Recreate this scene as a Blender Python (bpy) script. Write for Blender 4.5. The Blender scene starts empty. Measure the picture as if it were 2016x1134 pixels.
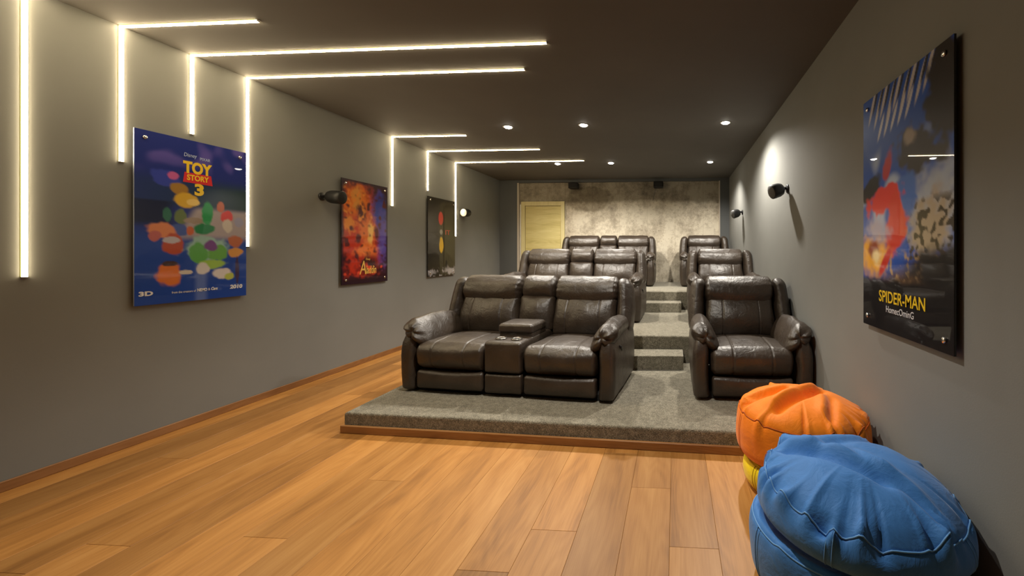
import bpy, math, random
import numpy as np
from mathutils import Vector, Matrix, noise as mnoise

S = bpy.context.scene
C = S.collection
PI = math.pi

# ------------------------------------------------------------------ camera, world, exposure
EYE = 1.42
cam_data = bpy.data.cameras.new('camera')
cam = bpy.data.objects.new('camera', cam_data)
C.objects.link(cam)
cam.location = (0, 0, EYE)
cam.rotation_euler = (math.radians(90), 0, math.radians(3.63))
cam_data.sensor_width = 36.0
cam_data.lens = 757 / 2016 * 36
cam_data.shift_x = -(1281 - 1008) / 2016
cam_data.shift_y = -71 / 2016
cam_data.clip_start = 0.05
S.camera = cam

world = bpy.data.worlds.new('world')
S.world = world
world.use_nodes = True
world.node_tree.nodes['Background'].inputs[0].default_value = (0.02, 0.02, 0.022, 1)
world.node_tree.nodes['Background'].inputs[1].default_value = 0.3

S.view_settings.view_transform = 'Standard'
S.view_settings.look = 'None'
S.view_settings.gamma = 1.0
S.view_settings.use_curve_mapping = False
S.view_settings.exposure = 0.14

LED_POWER = 42.0
LED_COL = (1.0, 0.80, 0.50)
NEAR_POWER = 290.0
FAR_POWER = 185.0
FRONT_POWER = 195.0
SPOT_COL = (1.0, 0.93, 0.82)

# ------------------------------------------------------------------ room measures
XL, XR = -3.977, 1.182
YB, YF = 8.50, -3.0
HC = 3.044

# ------------------------------------------------------------------ helpers
def link(o, parent=None):
    C.objects.link(o)
    if parent is not None:
        o.parent = parent
    return o

def tag(o, label=None, cat=None, group=None, kind=None):
    if label: o['label'] = label
    if cat: o['category'] = cat
    if group: o['group'] = group
    if kind: o['kind'] = kind
    return o

def empty(name, loc=(0, 0, 0), rot=(0, 0, 0), label=None, cat=None, group=None, kind=None):
    o = bpy.data.objects.new(name, None)
    o.empty_display_size = 0.1
    link(o)
    o.location = loc
    o.rotation_euler = rot
    return tag(o, label, cat, group, kind)

def mesh_obj(name, verts, faces, mat, parent=None, smooth=True, fmats=None):
    me = bpy.data.meshes.new(name)
    me.from_pydata([tuple(map(float, v)) for v in verts], [], [tuple(map(int, f)) for f in faces])
    for m in (mat if isinstance(mat, (list, tuple)) else [mat]):
        me.materials.append(m)
    if smooth:
        me.polygons.foreach_set('use_smooth', [True] * len(me.polygons))
    if fmats is not None:
        me.polygons.foreach_set('material_index', fmats)
    me.update()
    return link(bpy.data.objects.new(name, me), parent)

def children(o):
    return [c for c in C.objects if c.parent == o]

def copy_tree(o, parent=None):
    kids = children(o)
    c = o.copy()
    C.objects.link(c)
    if parent is not None:
        c.parent = parent
    for k in kids:
        copy_tree(k, c)
    return c

class MB:
    """collects simple shapes into one mesh"""
    def __init__(self):
        self.v, self.f, self.m = [], [], []
    def add(self, v, f, m=0):
        b = len(self.v)
        self.v += [tuple(p) for p in v]
        self.f += [tuple(b + i for i in q) for q in f]
        self.m += [m] * len(f)
        return self
    def box(self, x0, x1, y0, y1, z0, z1, m=0, b=0.0):
        if b <= 0:
            v = [(x0, y0, z0), (x1, y0, z0), (x1, y1, z0), (x0, y1, z0),
                 (x0, y0, z1), (x1, y0, z1), (x1, y1, z1), (x0, y1, z1)]
            f = [(0, 3, 2, 1), (4, 5, 6, 7), (0, 1, 5, 4), (1, 2, 6, 5), (2, 3, 7, 6), (3, 0, 4, 7)]
            return self.add(v, f, m)
        # bevelled box: 24 vertices
        v, idx = [], {}
        for sx in (0, 1):
            for sy in (0, 1):
                for sz in (0, 1):
                    c = ((x0, x1)[sx], (y0, y1)[sy], (z0, z1)[sz])
                    d = (1 - 2 * sx, 1 - 2 * sy, 1 - 2 * sz)
                    for ax in range(3):
                        p = [c[k] + (0 if k == ax else d[k] * b) for k in range(3)]
                        idx[(sx, sy, sz, ax)] = len(v)
                        v.append(p)
        f = []
        def quad(keys):
            q = [idx[k] for k in keys]
            a = [Vector(v[i]) for i in q]
            n = (a[1] - a[0]).cross(a[2] - a[0])
            cen = sum(a, Vector()) / len(a)
            mid = Vector(((x0 + x1) / 2, (y0 + y1) / 2, (z0 + z1) / 2))
            if n.dot(cen - mid) < 0: q.reverse()
            f.append(q)
        r4 = ((0, 0), (1, 0), (1, 1), (0, 1))
        for s in (0, 1):
            quad([(s, a, c, 0) for a, c in r4])
            quad([(a, s, c, 1) for a, c in r4])
            quad([(a, c, s, 2) for a, c in r4])
        for a in (0, 1):
            for c in (0, 1):
                quad([(0, a, c, 1), (1, a, c, 1), (1, a, c, 2), (0, a, c, 2)])
                quad([(a, 0, c, 0), (a, 1, c, 0), (a, 1, c, 2), (a, 0, c, 2)])
                quad([(a, c, 0, 0), (a, c, 1, 0), (a, c, 1, 1), (a, c, 0, 1)])
        for sx in (0, 1):
            for sy in (0, 1):
                for sz in (0, 1):
                    quad([(sx, sy, sz, k) for k in range(3)])
        return self.add(v, f, m)
    def lathe(self, prof, n=24, axis='z', at=(0, 0, 0), m=0):
        """prof: (radius, height) list, low to high along the axis"""
        v, f = [], []
        for r, h in prof:
            for k in range(n):
                a = 2 * PI * k / n
                p = (r * math.cos(a), r * math.sin(a), h)
                if axis == 'x': p = (p[2], p[0], p[1])
                if axis == 'y': p = (p[1], p[2], p[0])
                v.append((p[0] + at[0], p[1] + at[1], p[2] + at[2]))
        for i in range(len(prof) - 1):
            for k in range(n):
                k2 = (k + 1) % n
                f.append((i * n + k, i * n + k2, (i + 1) * n + k2, (i + 1) * n + k))
        if prof[0][0] > 1e-6: f.append(tuple(reversed(range(n))))
        if prof[-1][0] > 1e-6: f.append(tuple((len(prof) - 1) * n + k for k in range(n)))
        return self.add(v, f, m)
    def tube(self, pts, r, n=6, closed=False, m=0):
        pts = [Vector(p) for p in pts]
        N = len(pts)
        v, f = [], []
        for i, p in enumerate(pts):
            a = pts[(i - 1) % N] if (closed or i > 0) else pts[i]
            b = pts[(i + 1) % N] if (closed or i < N - 1) else pts[i]
            t = (b - a).normalized()
            up = Vector((0, 0, 1)) if abs(t.z) < 0.9 else Vector((1, 0, 0))
            s = t.cross(up).normalized()
            u = s.cross(t)
            for k in range(n):
                q = 2 * PI * k / n
                v.append(p + s * (r * math.cos(q)) + u * (r * math.sin(q)))
        for i in range(N if closed else N - 1):
            j = (i + 1) % N
            for k in range(n):
                k2 = (k + 1) % n
                f.append((i * n + k, j * n + k, j * n + k2, i * n + k2))
        if not closed:
            f.append(tuple(range(n)))
            f.append(tuple((N - 1) * n + k for k in reversed(range(n))))
        return self.add(v, f, m)
    def xf(self, M):
        self.v = [tuple(M @ Vector(p)) for p in self.v]
        return self
    def build(self, name, mat, parent=None, smooth=False):
        return mesh_obj(name, self.v, self.f, mat, parent, smooth,
                        self.m if isinstance(mat, (list, tuple)) else None)

def rbox(hx, hy, hz, r, flat=(8, 8, 8), arc=5, extra_x=(), bulge=(0, 0, 0), seams=(),
         seam_depth=0.006, seam_w=0.009, deform=None, wrinkle=0.0, wscale=6.0, seed=0, flip=False):
    """puffy rounded box (cushion). r = corner radii; bulge swells the faces of each axis;
    seams = x positions of stitched grooves on the front, top and back faces."""
    h = (hx, hy, hz)
    r = tuple(min(r[k], h[k] * 0.999) for k in range(3)) if isinstance(r, tuple) else tuple(min(r, h[k] * 0.999) for k in range(3))
    axes = []
    for k in range(3):
        inner = h[k] - r[k]
        fl = list(np.linspace(-inner, inner, flat[k] + 1)) if inner > 1e-5 else [0.0]
        if k == 0:
            for s in seams:
                for e in (-2.2, -1.1, -0.5, 0, 0.5, 1.1, 2.2):
                    x = s + e * seam_w
                    if abs(x) < inner: fl.append(x)
            fl = sorted(set(round(x, 5) for x in fl))
        lst = [(fl[0], -1 + i / arc) for i in range(arc)] + [(x, 0.0) for x in fl] + [(fl[-1], (i + 1) / arc) for i in range(arc)]
        axes.append(lst)
    n = [len(a) for a in axes]
    index, pts, nrm = {}, [], []
    def vid(i, j, k):
        key = (i, j, k)
        if key in index: return index[key]
        ijk = key
        p = [axes[a][ijk[a]][0] for a in range(3)]
        o = [math.tan(axes[a][ijk[a]][1] * PI / 4) for a in range(3)]
        L = math.sqrt(sum(q * q for q in o)) or 1.0
        d = [q / L for q in o]
        pts.append([p[a] + d[a] * r[a] for a in range(3)])
        nrm.append(d)
        index[key] = len(pts) - 1
        return index[key]
    faces = []
    for ax in range(3):
        b, c = (ax + 1) % 3, (ax + 2) % 3
        for side in (0, n[ax] - 1):
            for i in range(n[b] - 1):
                for j in range(n[c] - 1):
                    q = []
                    for (u, w) in ((i, j), (i + 1, j), (i + 1, j + 1), (i, j + 1)):
                        key = [0, 0, 0]
                        key[ax], key[b], key[c] = side, u, w
                        q.append(vid(*key))
                    if side == 0: q.reverse()
                    faces.append(q)
    P = np.array(pts)
    Nn = np.array(nrm)
    q = P / np.array(h)
    fall = 1 - np.clip(np.abs(q), 0, 1) ** 2
    for ax in range(3):
        b, c = (ax + 1) % 3, (ax + 2) % 3
        P[:, ax] += np.sign(q[:, ax]) * np.abs(q[:, ax]) ** 2 * bulge[ax] * fall[:, b] * fall[:, c]
    if seams:
        g = np.zeros(len(P))
        for s in seams:
            g += np.exp(-((P[:, 0] - s) / (seam_w * 0.75)) ** 2) - 0.12 * np.exp(-((np.abs(P[:, 0] - s) - 1.7 * seam_w) / seam_w) ** 2)
        P -= Nn * (g * seam_depth)[:, None] * (1 - np.abs(Nn[:, 0:1]))
    if wrinkle > 0:
        for i in range(len(P)):
            p = Vector(P[i]) * wscale + Vector((seed * 7.3, seed * 3.1, seed))
            d = mnoise.noise(p) + 0.5 * mnoise.noise(p * 2.3) + 0.25 * mnoise.noise(p * 5.1)
            P[i] += Nn[i] * d * wrinkle
    if deform is not None:
        P = deform(P)
    if flip:
        P = P * np.array([-1, 1, 1])
        faces = [list(reversed(f)) for f in faces]
    return P, faces

# ------------------------------------------------------------------ materials
def mat(name):
    m = bpy.data.materials.new(name)
    m.use_nodes = True
    nt = m.node_tree
    return m, nt, nt.nodes['Principled BSDF']

def N(nt, typ, **kw):
    n = nt.nodes.new(typ)
    for k, v in kw.items():
        if k.startswith('i_'):
            key = k[2:]
            n.inputs[int(key) if key.isdigit() else key.replace('_', ' ')].default_value = v
        else:
            setattr(n, k, v)
    return n

def simple(name, col, rough=0.5, metal=0.0, spec=0.5, coat=0.0):
    m, nt, b = mat(name)
    b.inputs['Base Color'].default_value = (*col, 1)
    b.inputs['Roughness'].default_value = rough
    b.inputs['Metallic'].default_value = metal
    b.inputs['Specular IOR Level'].default_value = spec
    b.inputs['Coat Weight'].default_value = coat
    b.inputs['Coat Roughness'].default_value = 0.03
    return m

def ramp(nt, stops):
    r = nt.nodes.new('ShaderNodeValToRGB')
    e = r.color_ramp.elements
    while len(e) < len(stops): e.new(0.5)
    for el, (p, c) in zip(e, stops):
        el.position = p
        el.color = (*c, 1) if len(c) == 3 else c
    return r

def paint(name, col, bump=0.06):
    m, nt, b = mat(name)
    tc = N(nt, 'ShaderNodeTexCoord')
    big = N(nt, 'ShaderNodeTexNoise', i_Scale=1.3, i_Detail=3.0)
    nt.links.new(tc.outputs['Object'], big.inputs['Vector'])
    r = ramp(nt, [(0.3, tuple(c * 0.94 for c in col)), (0.7, tuple(c * 1.05 for c in col))])
    nt.links.new(big.outputs['Fac'], r.inputs['Fac'])
    nt.links.new(r.outputs['Color'], b.inputs['Base Color'])
    fine = N(nt, 'ShaderNodeTexNoise', i_Scale=160.0, i_Detail=2.0)
    nt.links.new(tc.outputs['Object'], fine.inputs['Vector'])
    bp = N(nt, 'ShaderNodeBump', i_Strength=bump, i_Distance=0.004)
    nt.links.new(fine.outputs['Fac'], bp.inputs['Height'])
    nt.links.new(bp.outputs['Normal'], b.inputs['Normal'])
    b.inputs['Roughness'].default_value = 0.75
    b.inputs['Specular IOR Level'].default_value = 0.3
    return m

M = {}
M['wall'] = paint('grey_wall_paint', (0.215, 0.217, 0.205))
M['ceiling'] = paint('dark_ceiling_paint', (0.128, 0.121, 0.110))
M['return'] = paint('dark_return_paint', (0.10, 0.105, 0.106))

def make_wood(name, cols, rough=0.42, xs=1.0, along='y', tone=0.50):
    m, nt, b = mat(name)
    tc = N(nt, 'ShaderNodeTexCoord')
    oi = N(nt, 'ShaderNodeObjectInfo')
    off = N(nt, 'ShaderNodeMath', operation='MULTIPLY')
    off.inputs[1].default_value = 37.0
    nt.links.new(oi.outputs['Random'], off.inputs[0])
    comb = N(nt, 'ShaderNodeCombineXYZ')
    for k in range(3): nt.links.new(off.outputs[0], comb.inputs[k])
    add = N(nt, 'ShaderNodeVectorMath', operation='ADD')
    nt.links.new(tc.outputs['Object'], add.inputs[0])
    nt.links.new(comb.outputs[0], add.inputs[1])
    def mapped(sx, sy, sz):
        mp = N(nt, 'ShaderNodeMapping')
        sc = (sx, sy, sz) if along == 'y' else ((sy, sx, sz) if along == 'x' else (sx, sz, sy))
        mp.inputs['Scale'].default_value = sc
        nt.links.new(add.outputs[0], mp.inputs['Vector'])
        return mp
    m1 = mapped(7 * xs, 0.7, 7)
    n1 = N(nt, 'ShaderNodeTexNoise', i_Scale=1.0, i_Detail=5.0, i_Roughness=0.6)
    nt.links.new(m1.outputs[0], n1.inputs['Vector'])
    m2 = mapped(3.6 * xs, 0.55, 4)
    n2 = N(nt, 'ShaderNodeTexNoise', i_Scale=1.0, i_Detail=2.0, i_Roughness=0.5)
    nt.links.new(m2.outputs[0], n2.inputs['Vector'])
    ring = N(nt, 'ShaderNodeMath', operation='MULTIPLY')
    ring.inputs[1].default_value = 120.0
    nt.links.new(n2.outputs['Fac'], ring.inputs[0])
    sn = N(nt, 'ShaderNodeMath', operation='SINE')
    nt.links.new(ring.outputs[0], sn.inputs[0])
    m3 = mapped(170 * xs, 5, 60)
    n3 = N(nt, 'ShaderNodeTexNoise', i_Scale=1.0, i_Detail=3.0, i_Roughness=0.6)
    nt.links.new(m3.outputs[0], n3.inputs['Vector'])
    s1 = N(nt, 'ShaderNodeMath', operation='MULTIPLY_ADD')
    s1.inputs[1].default_value = 0.042
    nt.links.new(sn.outputs[0], s1.inputs[0])
    nt.links.new(n1.outputs['Fac'], s1.inputs[2])
    s2 = N(nt, 'ShaderNodeMath', operation='MULTIPLY_ADD')
    s2.inputs[1].default_value = 0.34
    nt.links.new(n3.outputs['Fac'], s2.inputs[0])
    nt.links.new(s1.outputs[0], s2.inputs[2])
    r = ramp(nt, [(0.42, cols[0]), (0.66, cols[1]), (0.90, cols[2])])
    nt.links.new(s2.outputs[0], r.inputs['Fac'])
    # each plank has its own tone
    mr = N(nt, 'ShaderNodeMapRange')
    mr.inputs['To Min'].default_value = 1 - tone * 0.55
    mr.inputs['To Max'].default_value = 1 + tone * 0.45
    nt.links.new(oi.outputs['Random'], mr.inputs['Value'])
    mul = N(nt, 'ShaderNodeMix', data_type='RGBA', blend_type='MULTIPLY')
    mul.inputs['Factor'].default_value = 1.0
    nt.links.new(r.outputs['Color'], mul.inputs['A'])
    cc = N(nt, 'ShaderNodeCombineColor')
    for k in range(3): nt.links.new(mr.outputs[0], cc.inputs[k])
    nt.links.new(cc.outputs[0], mul.inputs['B'])
    nt.links.new(mul.outputs['Result'], b.inputs['Base Color'])
    bp = N(nt, 'ShaderNodeBump', i_Strength=0.12, i_Distance=0.002)
    nt.links.new(n3.outputs['Fac'], bp.inputs['Height'])
    nt.links.new(bp.outputs['Normal'], b.inputs['Normal'])
    b.inputs['Roughness'].default_value = rough
    b.inputs['Specular IOR Level'].default_value = 0.35
    return m

M['oak'] = make_wood('oak_floor', [(0.26, 0.112, 0.026), (0.40, 0.182, 0.045), (0.49, 0.245, 0.072)])
M['base_oak'] = make_wood('oak_baseboard', [(0.20, 0.085, 0.030), (0.30, 0.14, 0.05), (0.36, 0.18, 0.075)], tone=0.1)
M['trim_oak'] = make_wood('oak_trim', [(0.26, 0.11, 0.035), (0.38, 0.18, 0.06), (0.44, 0.22, 0.08)], along='x', tone=0.1)
M['door'] = make_wood('pale_door_veneer', [(0.40, 0.32, 0.11), (0.58, 0.49, 0.20), (0.66, 0.57, 0.26)], along='x', tone=0.05, rough=0.5)
M['door_frame'] = make_wood('pale_door_frame', [(0.52, 0.45, 0.21), (0.62, 0.54, 0.27), (0.68, 0.60, 0.32)], along='z', tone=0.05, rough=0.5)
M['foam'] = simple('white_gap_filler', (0.80, 0.80, 0.76), 0.8)
M['plaster_edge'] = simple('raw_plaster_edge', (0.50, 0.44, 0.36), 0.9)

def make_carpet():
    m, nt, b = mat('grey_loop_carpet')
    tc = N(nt, 'ShaderNodeTexCoord')
    n1 = N(nt, 'ShaderNodeTexNoise', i_Scale=130.0, i_Detail=2.0, i_Roughness=0.7)
    n2 = N(nt, 'ShaderNodeTexNoise', i_Scale=28.0, i_Detail=3.0)
    vo = N(nt, 'ShaderNodeTexVoronoi', i_Scale=210.0)
    for n in (n1, n2, vo): nt.links.new(tc.outputs['Object'], n.inputs['Vector'])
    mix = N(nt, 'ShaderNodeMath', operation='MULTIPLY_ADD')
    mix.inputs[1].default_value = 0.35
    nt.links.new(n2.outputs['Fac'], mix.inputs[0])
    nt.links.new(n1.outputs['Fac'], mix.inputs[2])
    r = ramp(nt, [(0.50, (0.098, 0.087, 0.062)), (0.68, (0.215, 0.195, 0.145)), (0.86, (0.38, 0.345, 0.265))])
    nt.links.new(mix.outputs[0], r.inputs['Fac'])
    nt.links.new(r.outputs['Color'], b.inputs['Base Color'])
    bp = N(nt, 'ShaderNodeBump', i_Strength=0.7, i_Distance=0.006)
    nt.links.new(vo.outputs['Distance'], bp.inputs['Height'])
    nt.links.new(bp.outputs['Normal'], b.inputs['Normal'])
    b.inputs['Roughness'].default_value = 0.95
    b.inputs['Specular IOR Level'].default_value = 0.1
    b.inputs['Sheen Weight'].default_value = 0.25
    return m
M['carpet'] = make_carpet()

def make_leather(name, c0, c1, rough):
    m, nt, b = mat(name)
    tc = N(nt, 'ShaderNodeTexCoord')
    n0 = N(nt, 'ShaderNodeTexNoise', i_Scale=5.0, i_Detail=4.0)
    n1 = N(nt, 'ShaderNodeTexNoise', i_Scale=14.0, i_Detail=5.0, i_Roughness=0.6)
    n1.inputs['Distortion'].default_value = 0.8
    vo = N(nt, 'ShaderNodeTexVoronoi', i_Scale=260.0, feature='DISTANCE_TO_EDGE')
    for n in (n0, n1, vo): nt.links.new(tc.outputs['Object'], n.inputs['Vector'])
    r = ramp(nt, [(0.35, c0), (0.7, c1)])
    nt.links.new(n0.outputs['Fac'], r.inputs['Fac'])
    nt.links.new(r.outputs['Color'], b.inputs['Base Color'])
    b1 = N(nt, 'ShaderNodeBump', i_Strength=0.35, i_Distance=0.02)
    nt.links.new(n1.outputs['Fac'], b1.inputs['Height'])
    b2 = N(nt, 'ShaderNodeBump', i_Strength=0.25, i_Distance=0.001)
    nt.links.new(vo.outputs['Distance'], b2.inputs['Height'])
    nt.links.new(b1.outputs['Normal'], b2.inputs['Normal'])
    nt.links.new(b2.outputs['Normal'], b.inputs['Normal'])
    mr = N(nt, 'ShaderNodeMapRange')
    mr.inputs['To Min'].default_value = rough - 0.07
    mr.inputs['To Max'].default_value = rough + 0.09
    nt.links.new(n1.outputs['Fac'], mr.inputs['Value'])
    nt.links.new(mr.outputs[0], b.inputs['Roughness'])
    b.inputs['Specular IOR Level'].default_value = 0.75
    return m
M['leather'] = make_leather('dark_brown_leather', (0.028, 0.0185, 0.0120), (0.048, 0.0335, 0.0225), 0.40)
M['black'] = simple('matte_black_plastic', (0.010, 0.010, 0.011), 0.45)
M['base_black'] = simple('black_base_cloth', (0.012, 0.011, 0.010), 0.9)
M['cup'] = simple('cup_holder_metal', (0.45, 0.43, 0.40), 0.25, 1.0)
M['cup_dark'] = simple('cup_holder_well', (0.012, 0.011, 0.010), 0.4)
M['thread'] = simple('brown_thread', (0.055, 0.040, 0.028), 0.7)
M['chrome'] = simple('brushed_chrome', (0.75, 0.74, 0.72), 0.22, 1.0)
M['grille'] = simple('grey_speaker_grille', (0.10, 0.10, 0.098), 0.7)
M['lit_face'] = simple('led_lit_speaker_face', (0.75, 0.73, 0.68), 0.4)  # pale tone puts the LED light on the speaker face into its colour
M['board'] = simple('black_board_edge', (0.012, 0.011, 0.014), 0.25)
M['blue_edge'] = simple('clear_board_edge', (0.30, 0.33, 0.42), 0.2)
M['white_trim'] = simple('white_lamp_ring', (0.62, 0.60, 0.56), 0.5)

def emis(name, col, k):
    m = bpy.data.materials.new(name)
    m.use_nodes = True
    nt = m.node_tree
    nt.nodes.clear()
    e = N(nt, 'ShaderNodeEmission')
    e.inputs['Color'].default_value = (*col, 1)
    e.inputs['Strength'].default_value = k
    o = N(nt, 'ShaderNodeOutputMaterial')
    nt.links.new(e.outputs[0], o.inputs['Surface'])
    return m
M['led'] = emis('led_diffuser_face', LED_COL, LED_POWER)
M['led_side'] = emis('led_diffuser_side', (1.0, 0.78, 0.13), 3.0)
M['lamp'] = emis('downlight_lens', SPOT_COL, 40.0)

def make_concrete():
    m, nt, b = mat('raw_concrete')
    tc = N(nt, 'ShaderNodeTexCoord')
    sep = N(nt, 'ShaderNodeSeparateXYZ')
    nt.links.new(tc.outputs['Object'], sep.inputs[0])
    n1 = N(nt, 'ShaderNodeTexNoise', i_Scale=2.0, i_Detail=8.0, i_Roughness=0.65)
    n2 = N(nt, 'ShaderNodeTexNoise', i_Scale=17.0, i_Detail=6.0, i_Roughness=0.78)
    for n in (n1, n2): nt.links.new(tc.outputs['Object'], n.inputs['Vector'])
    mp = N(nt, 'ShaderNodeMapping')
    mp.inputs['Scale'].default_value = (7.0, 1.0, 0.7)
    nt.links.new(tc.outputs['Object'], mp.inputs['Vector'])
    n3 = N(nt, 'ShaderNodeTexNoise', i_Scale=1.0, i_Detail=4.0)
    nt.links.new(mp.outputs[0], n3.inputs['Vector'])
    a = N(nt, 'ShaderNodeMath', operation='MULTIPLY_ADD'); a.inputs[1].default_value = 0.62
    nt.links.new(n2.outputs['Fac'], a.inputs[0]); nt.links.new(n1.outputs['Fac'], a.inputs[2])
    a2 = N(nt, 'ShaderNodeMath', operation='MULTIPLY_ADD'); a2.inputs[1].default_value = 0.22
    nt.links.new(n3.outputs['Fac'], a2.inputs[0]); nt.links.new(a.outputs[0], a2.inputs[2])
    r = ramp(nt, [(0.66, (0.20, 0.172, 0.130)), (0.88, (0.47, 0.412, 0.318)), (1.12, (0.64, 0.58, 0.46))])
    r.color_ramp.elements[2].position = 1.0
    nt.links.new(a2.outputs[0], r.inputs['Fac'])
    # second pour: the band above z = 2.54 is darker, with a ragged lower edge
    w = N(nt, 'ShaderNodeTexNoise', i_Scale=1.6, i_Detail=4.0)
    nt.links.new(tc.outputs['Object'], w.inputs['Vector'])
    zz = N(nt, 'ShaderNodeMath', operation='MULTIPLY_ADD'); zz.inputs[1].default_value = 0.22
    nt.links.new(w.outputs['Fac'], zz.inputs[0]); nt.links.new(sep.outputs['Z'], zz.inputs[2])
    st = N(nt, 'ShaderNodeMapRange'); st.inputs['From Min'].default_value = 2.60; st.inputs['From Max'].default_value = 2.68
    nt.links.new(zz.outputs[0], st.inputs['Value'])
    band = N(nt, 'ShaderNodeMix', data_type='RGBA', blend_type='MULTIPLY')
    band.inputs['B'].default_value = (0.50, 0.49, 0.47, 1)
    nt.links.new(st.outputs[0], band.inputs['Factor']); nt.links.new(r.outputs['Color'], band.inputs['A'])
    # damp stain left of the middle
    sx = N(nt, 'ShaderNodeVectorMath', operation='SUBTRACT'); sx.inputs[1].default_value = (-1.95, 0, 2.62)
    nt.links.new(tc.outputs['Object'], sx.inputs[0])
    sm = N(nt, 'ShaderNodeVectorMath', operation='MULTIPLY'); sm.inputs[1].default_value = (1.9, 0, 3.6)
    nt.links.new(sx.outputs[0], sm.inputs[0])
    ln = N(nt, 'ShaderNodeVectorMath', operation='LENGTH')
    nt.links.new(sm.outputs[0], ln.inputs[0])
    lw = N(nt, 'ShaderNodeMath', operation='MULTIPLY_ADD'); lw.inputs[1].default_value = 1.1
    nt.links.new(w.outputs['Fac'], lw.inputs[0]); nt.links.new(ln.outputs['Value'], lw.inputs[2])
    sr = N(nt, 'ShaderNodeMapRange'); sr.inputs['From Min'].default_value = 1.62; sr.inputs['From Max'].default_value = 1.46
    nt.links.new(lw.outputs[0], sr.inputs['Value'])
    stain = N(nt, 'ShaderNodeMix', data_type='RGBA', blend_type='MULTIPLY')
    stain.inputs['B'].default_value = (0.62, 0.60, 0.56, 1)
    nt.links.new(sr.outputs[0], stain.inputs['Factor']); nt.links.new(band.outputs['Result'], stain.inputs['A'])
    # formwork joints every 0.62 m
    fx = N(nt, 'ShaderNodeMath', operation='PINGPONG'); fx.inputs[1].default_value = 0.31
    nt.links.new(sep.outputs['X'], fx.inputs[0])
    fr = N(nt, 'ShaderNodeMapRange'); fr.inputs['From Min'].default_value = 0.0; fr.inputs['From Max'].default_value = 0.014
    fr.inputs['To Min'].default_value = 0.35; fr.inputs['To Max'].default_value = 0.0
    nt.links.new(fx.outputs[0], fr.inputs['Value'])
    fj = N(nt, 'ShaderNodeMix', data_type='RGBA', blend_type='MULTIPLY')
    fj.inputs['B'].default_value = (0.6, 0.56, 0.5, 1)
    nt.links.new(fr.outputs[0], fj.inputs['Factor']); nt.links.new(stain.outputs['Result'], fj.inputs['A'])
    # pits
    vo = N(nt, 'ShaderNodeTexVoronoi', i_Scale=9.0)
    nt.links.new(tc.outputs['Object'], vo.inputs['Vector'])
    pr = N(nt, 'ShaderNodeMapRange'); pr.inputs['From Min'].default_value = 0.05; pr.inputs['From Max'].default_value = 0.13
    pr.inputs['To Min'].default_value = 0.7; pr.inputs['To Max'].default_value = 0.0
    nt.links.new(vo.outputs['Distance'], pr.inputs['Value'])
    pj = N(nt, 'ShaderNodeMix', data_type='RGBA', blend_type='MULTIPLY')
    pj.inputs['B'].default_value = (0.5, 0.45, 0.38, 1)
    nt.links.new(pr.outputs[0], pj.inputs['Factor']); nt.links.new(fj.outputs['Result'], pj.inputs['A'])
    nt.links.new(pj.outputs['Result'], b.inputs['Base Color'])
    bp = N(nt, 'ShaderNodeBump', i_Strength=0.22, i_Distance=0.02)
    nt.links.new(a.outputs[0], bp.inputs['Height'])
    nt.links.new(bp.outputs['Normal'], b.inputs['Normal'])
    b.inputs['Roughness'].default_value = 0.85
    return m
M['concrete'] = make_concrete()

def make_cloth(name, col):
    m, nt, b = mat(name)
    tc = N(nt, 'ShaderNodeTexCoord')
    n1 = N(nt, 'ShaderNodeTexNoise', i_Scale=9.0, i_Detail=5.0, i_Roughness=0.6)
    n1.inputs['Distortion'].default_value = 1.2
    n2 = N(nt, 'ShaderNodeTexNoise', i_Scale=420.0, i_Detail=1.0)
    for n in (n1, n2): nt.links.new(tc.outputs['Object'], n.inputs['Vector'])
    r = ramp(nt, [(0.3, tuple(c * 0.93 for c in col)), (0.7, tuple(min(1, c * 1.05) for c in col))])
    nt.links.new(n1.outputs['Fac'], r.inputs['Fac'])
    nt.links.new(r.outputs['Color'], b.inputs['Base Color'])
    b1 = N(nt, 'ShaderNodeBump', i_Strength=0.22, i_Distance=0.03)
    nt.links.new(n1.outputs['Fac'], b1.inputs['Height'])
    b2 = N(nt, 'ShaderNodeBump', i_Strength=0.12, i_Distance=0.001)
    nt.links.new(n2.outputs['Fac'], b2.inputs['Height'])
    nt.links.new(b1.outputs['Normal'], b2.inputs['Normal'])
    nt.links.new(b2.outputs['Normal'], b.inputs['Normal'])
    b.inputs['Roughness'].default_value = 0.62
    b.inputs['Specular IOR Level'].default_value = 0.3
    b.inputs['Sheen Weight'].default_value = 0.15
    return m
M['bag_blue'] = make_cloth('blue_nylon', (0.050, 0.205, 0.56))
M['bag_orange'] = make_cloth('orange_nylon', (0.96, 0.235, 0.002))
M['bag_yellow'] = make_cloth('yellow_nylon', (0.95, 0.72, 0.004))

# ------------------------------------------------------------------ room shell
def struct(name, mb, m, smooth=False, parent=None):
    o = mb.build(name, m, parent, smooth)
    if parent is None: o['kind'] = 'structure'
    return o

struct('wall_left', MB().box(XL - 0.15, XL, YF, YB + 0.25, -0.05, HC), M['wall'])
struct('wall_right', MB().box(XR, XR + 0.15, YF, YB + 0.25, -0.05, HC), M['wall'])
struct('wall_front', MB().box(XL - 0.15, XR + 0.15, YF - 0.15, YF, -0.05, HC), M['wall'])
struct('wall_back', MB().box(XL, XR, YB + 0.06, YB + 0.2, -0.05, HC), M['concrete'])
struct('ceiling', MB().box(XL - 0.15, XR + 0.15, YF - 0.15, YB + 0.25, HC, HC + 0.15), M['ceiling'])
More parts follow.
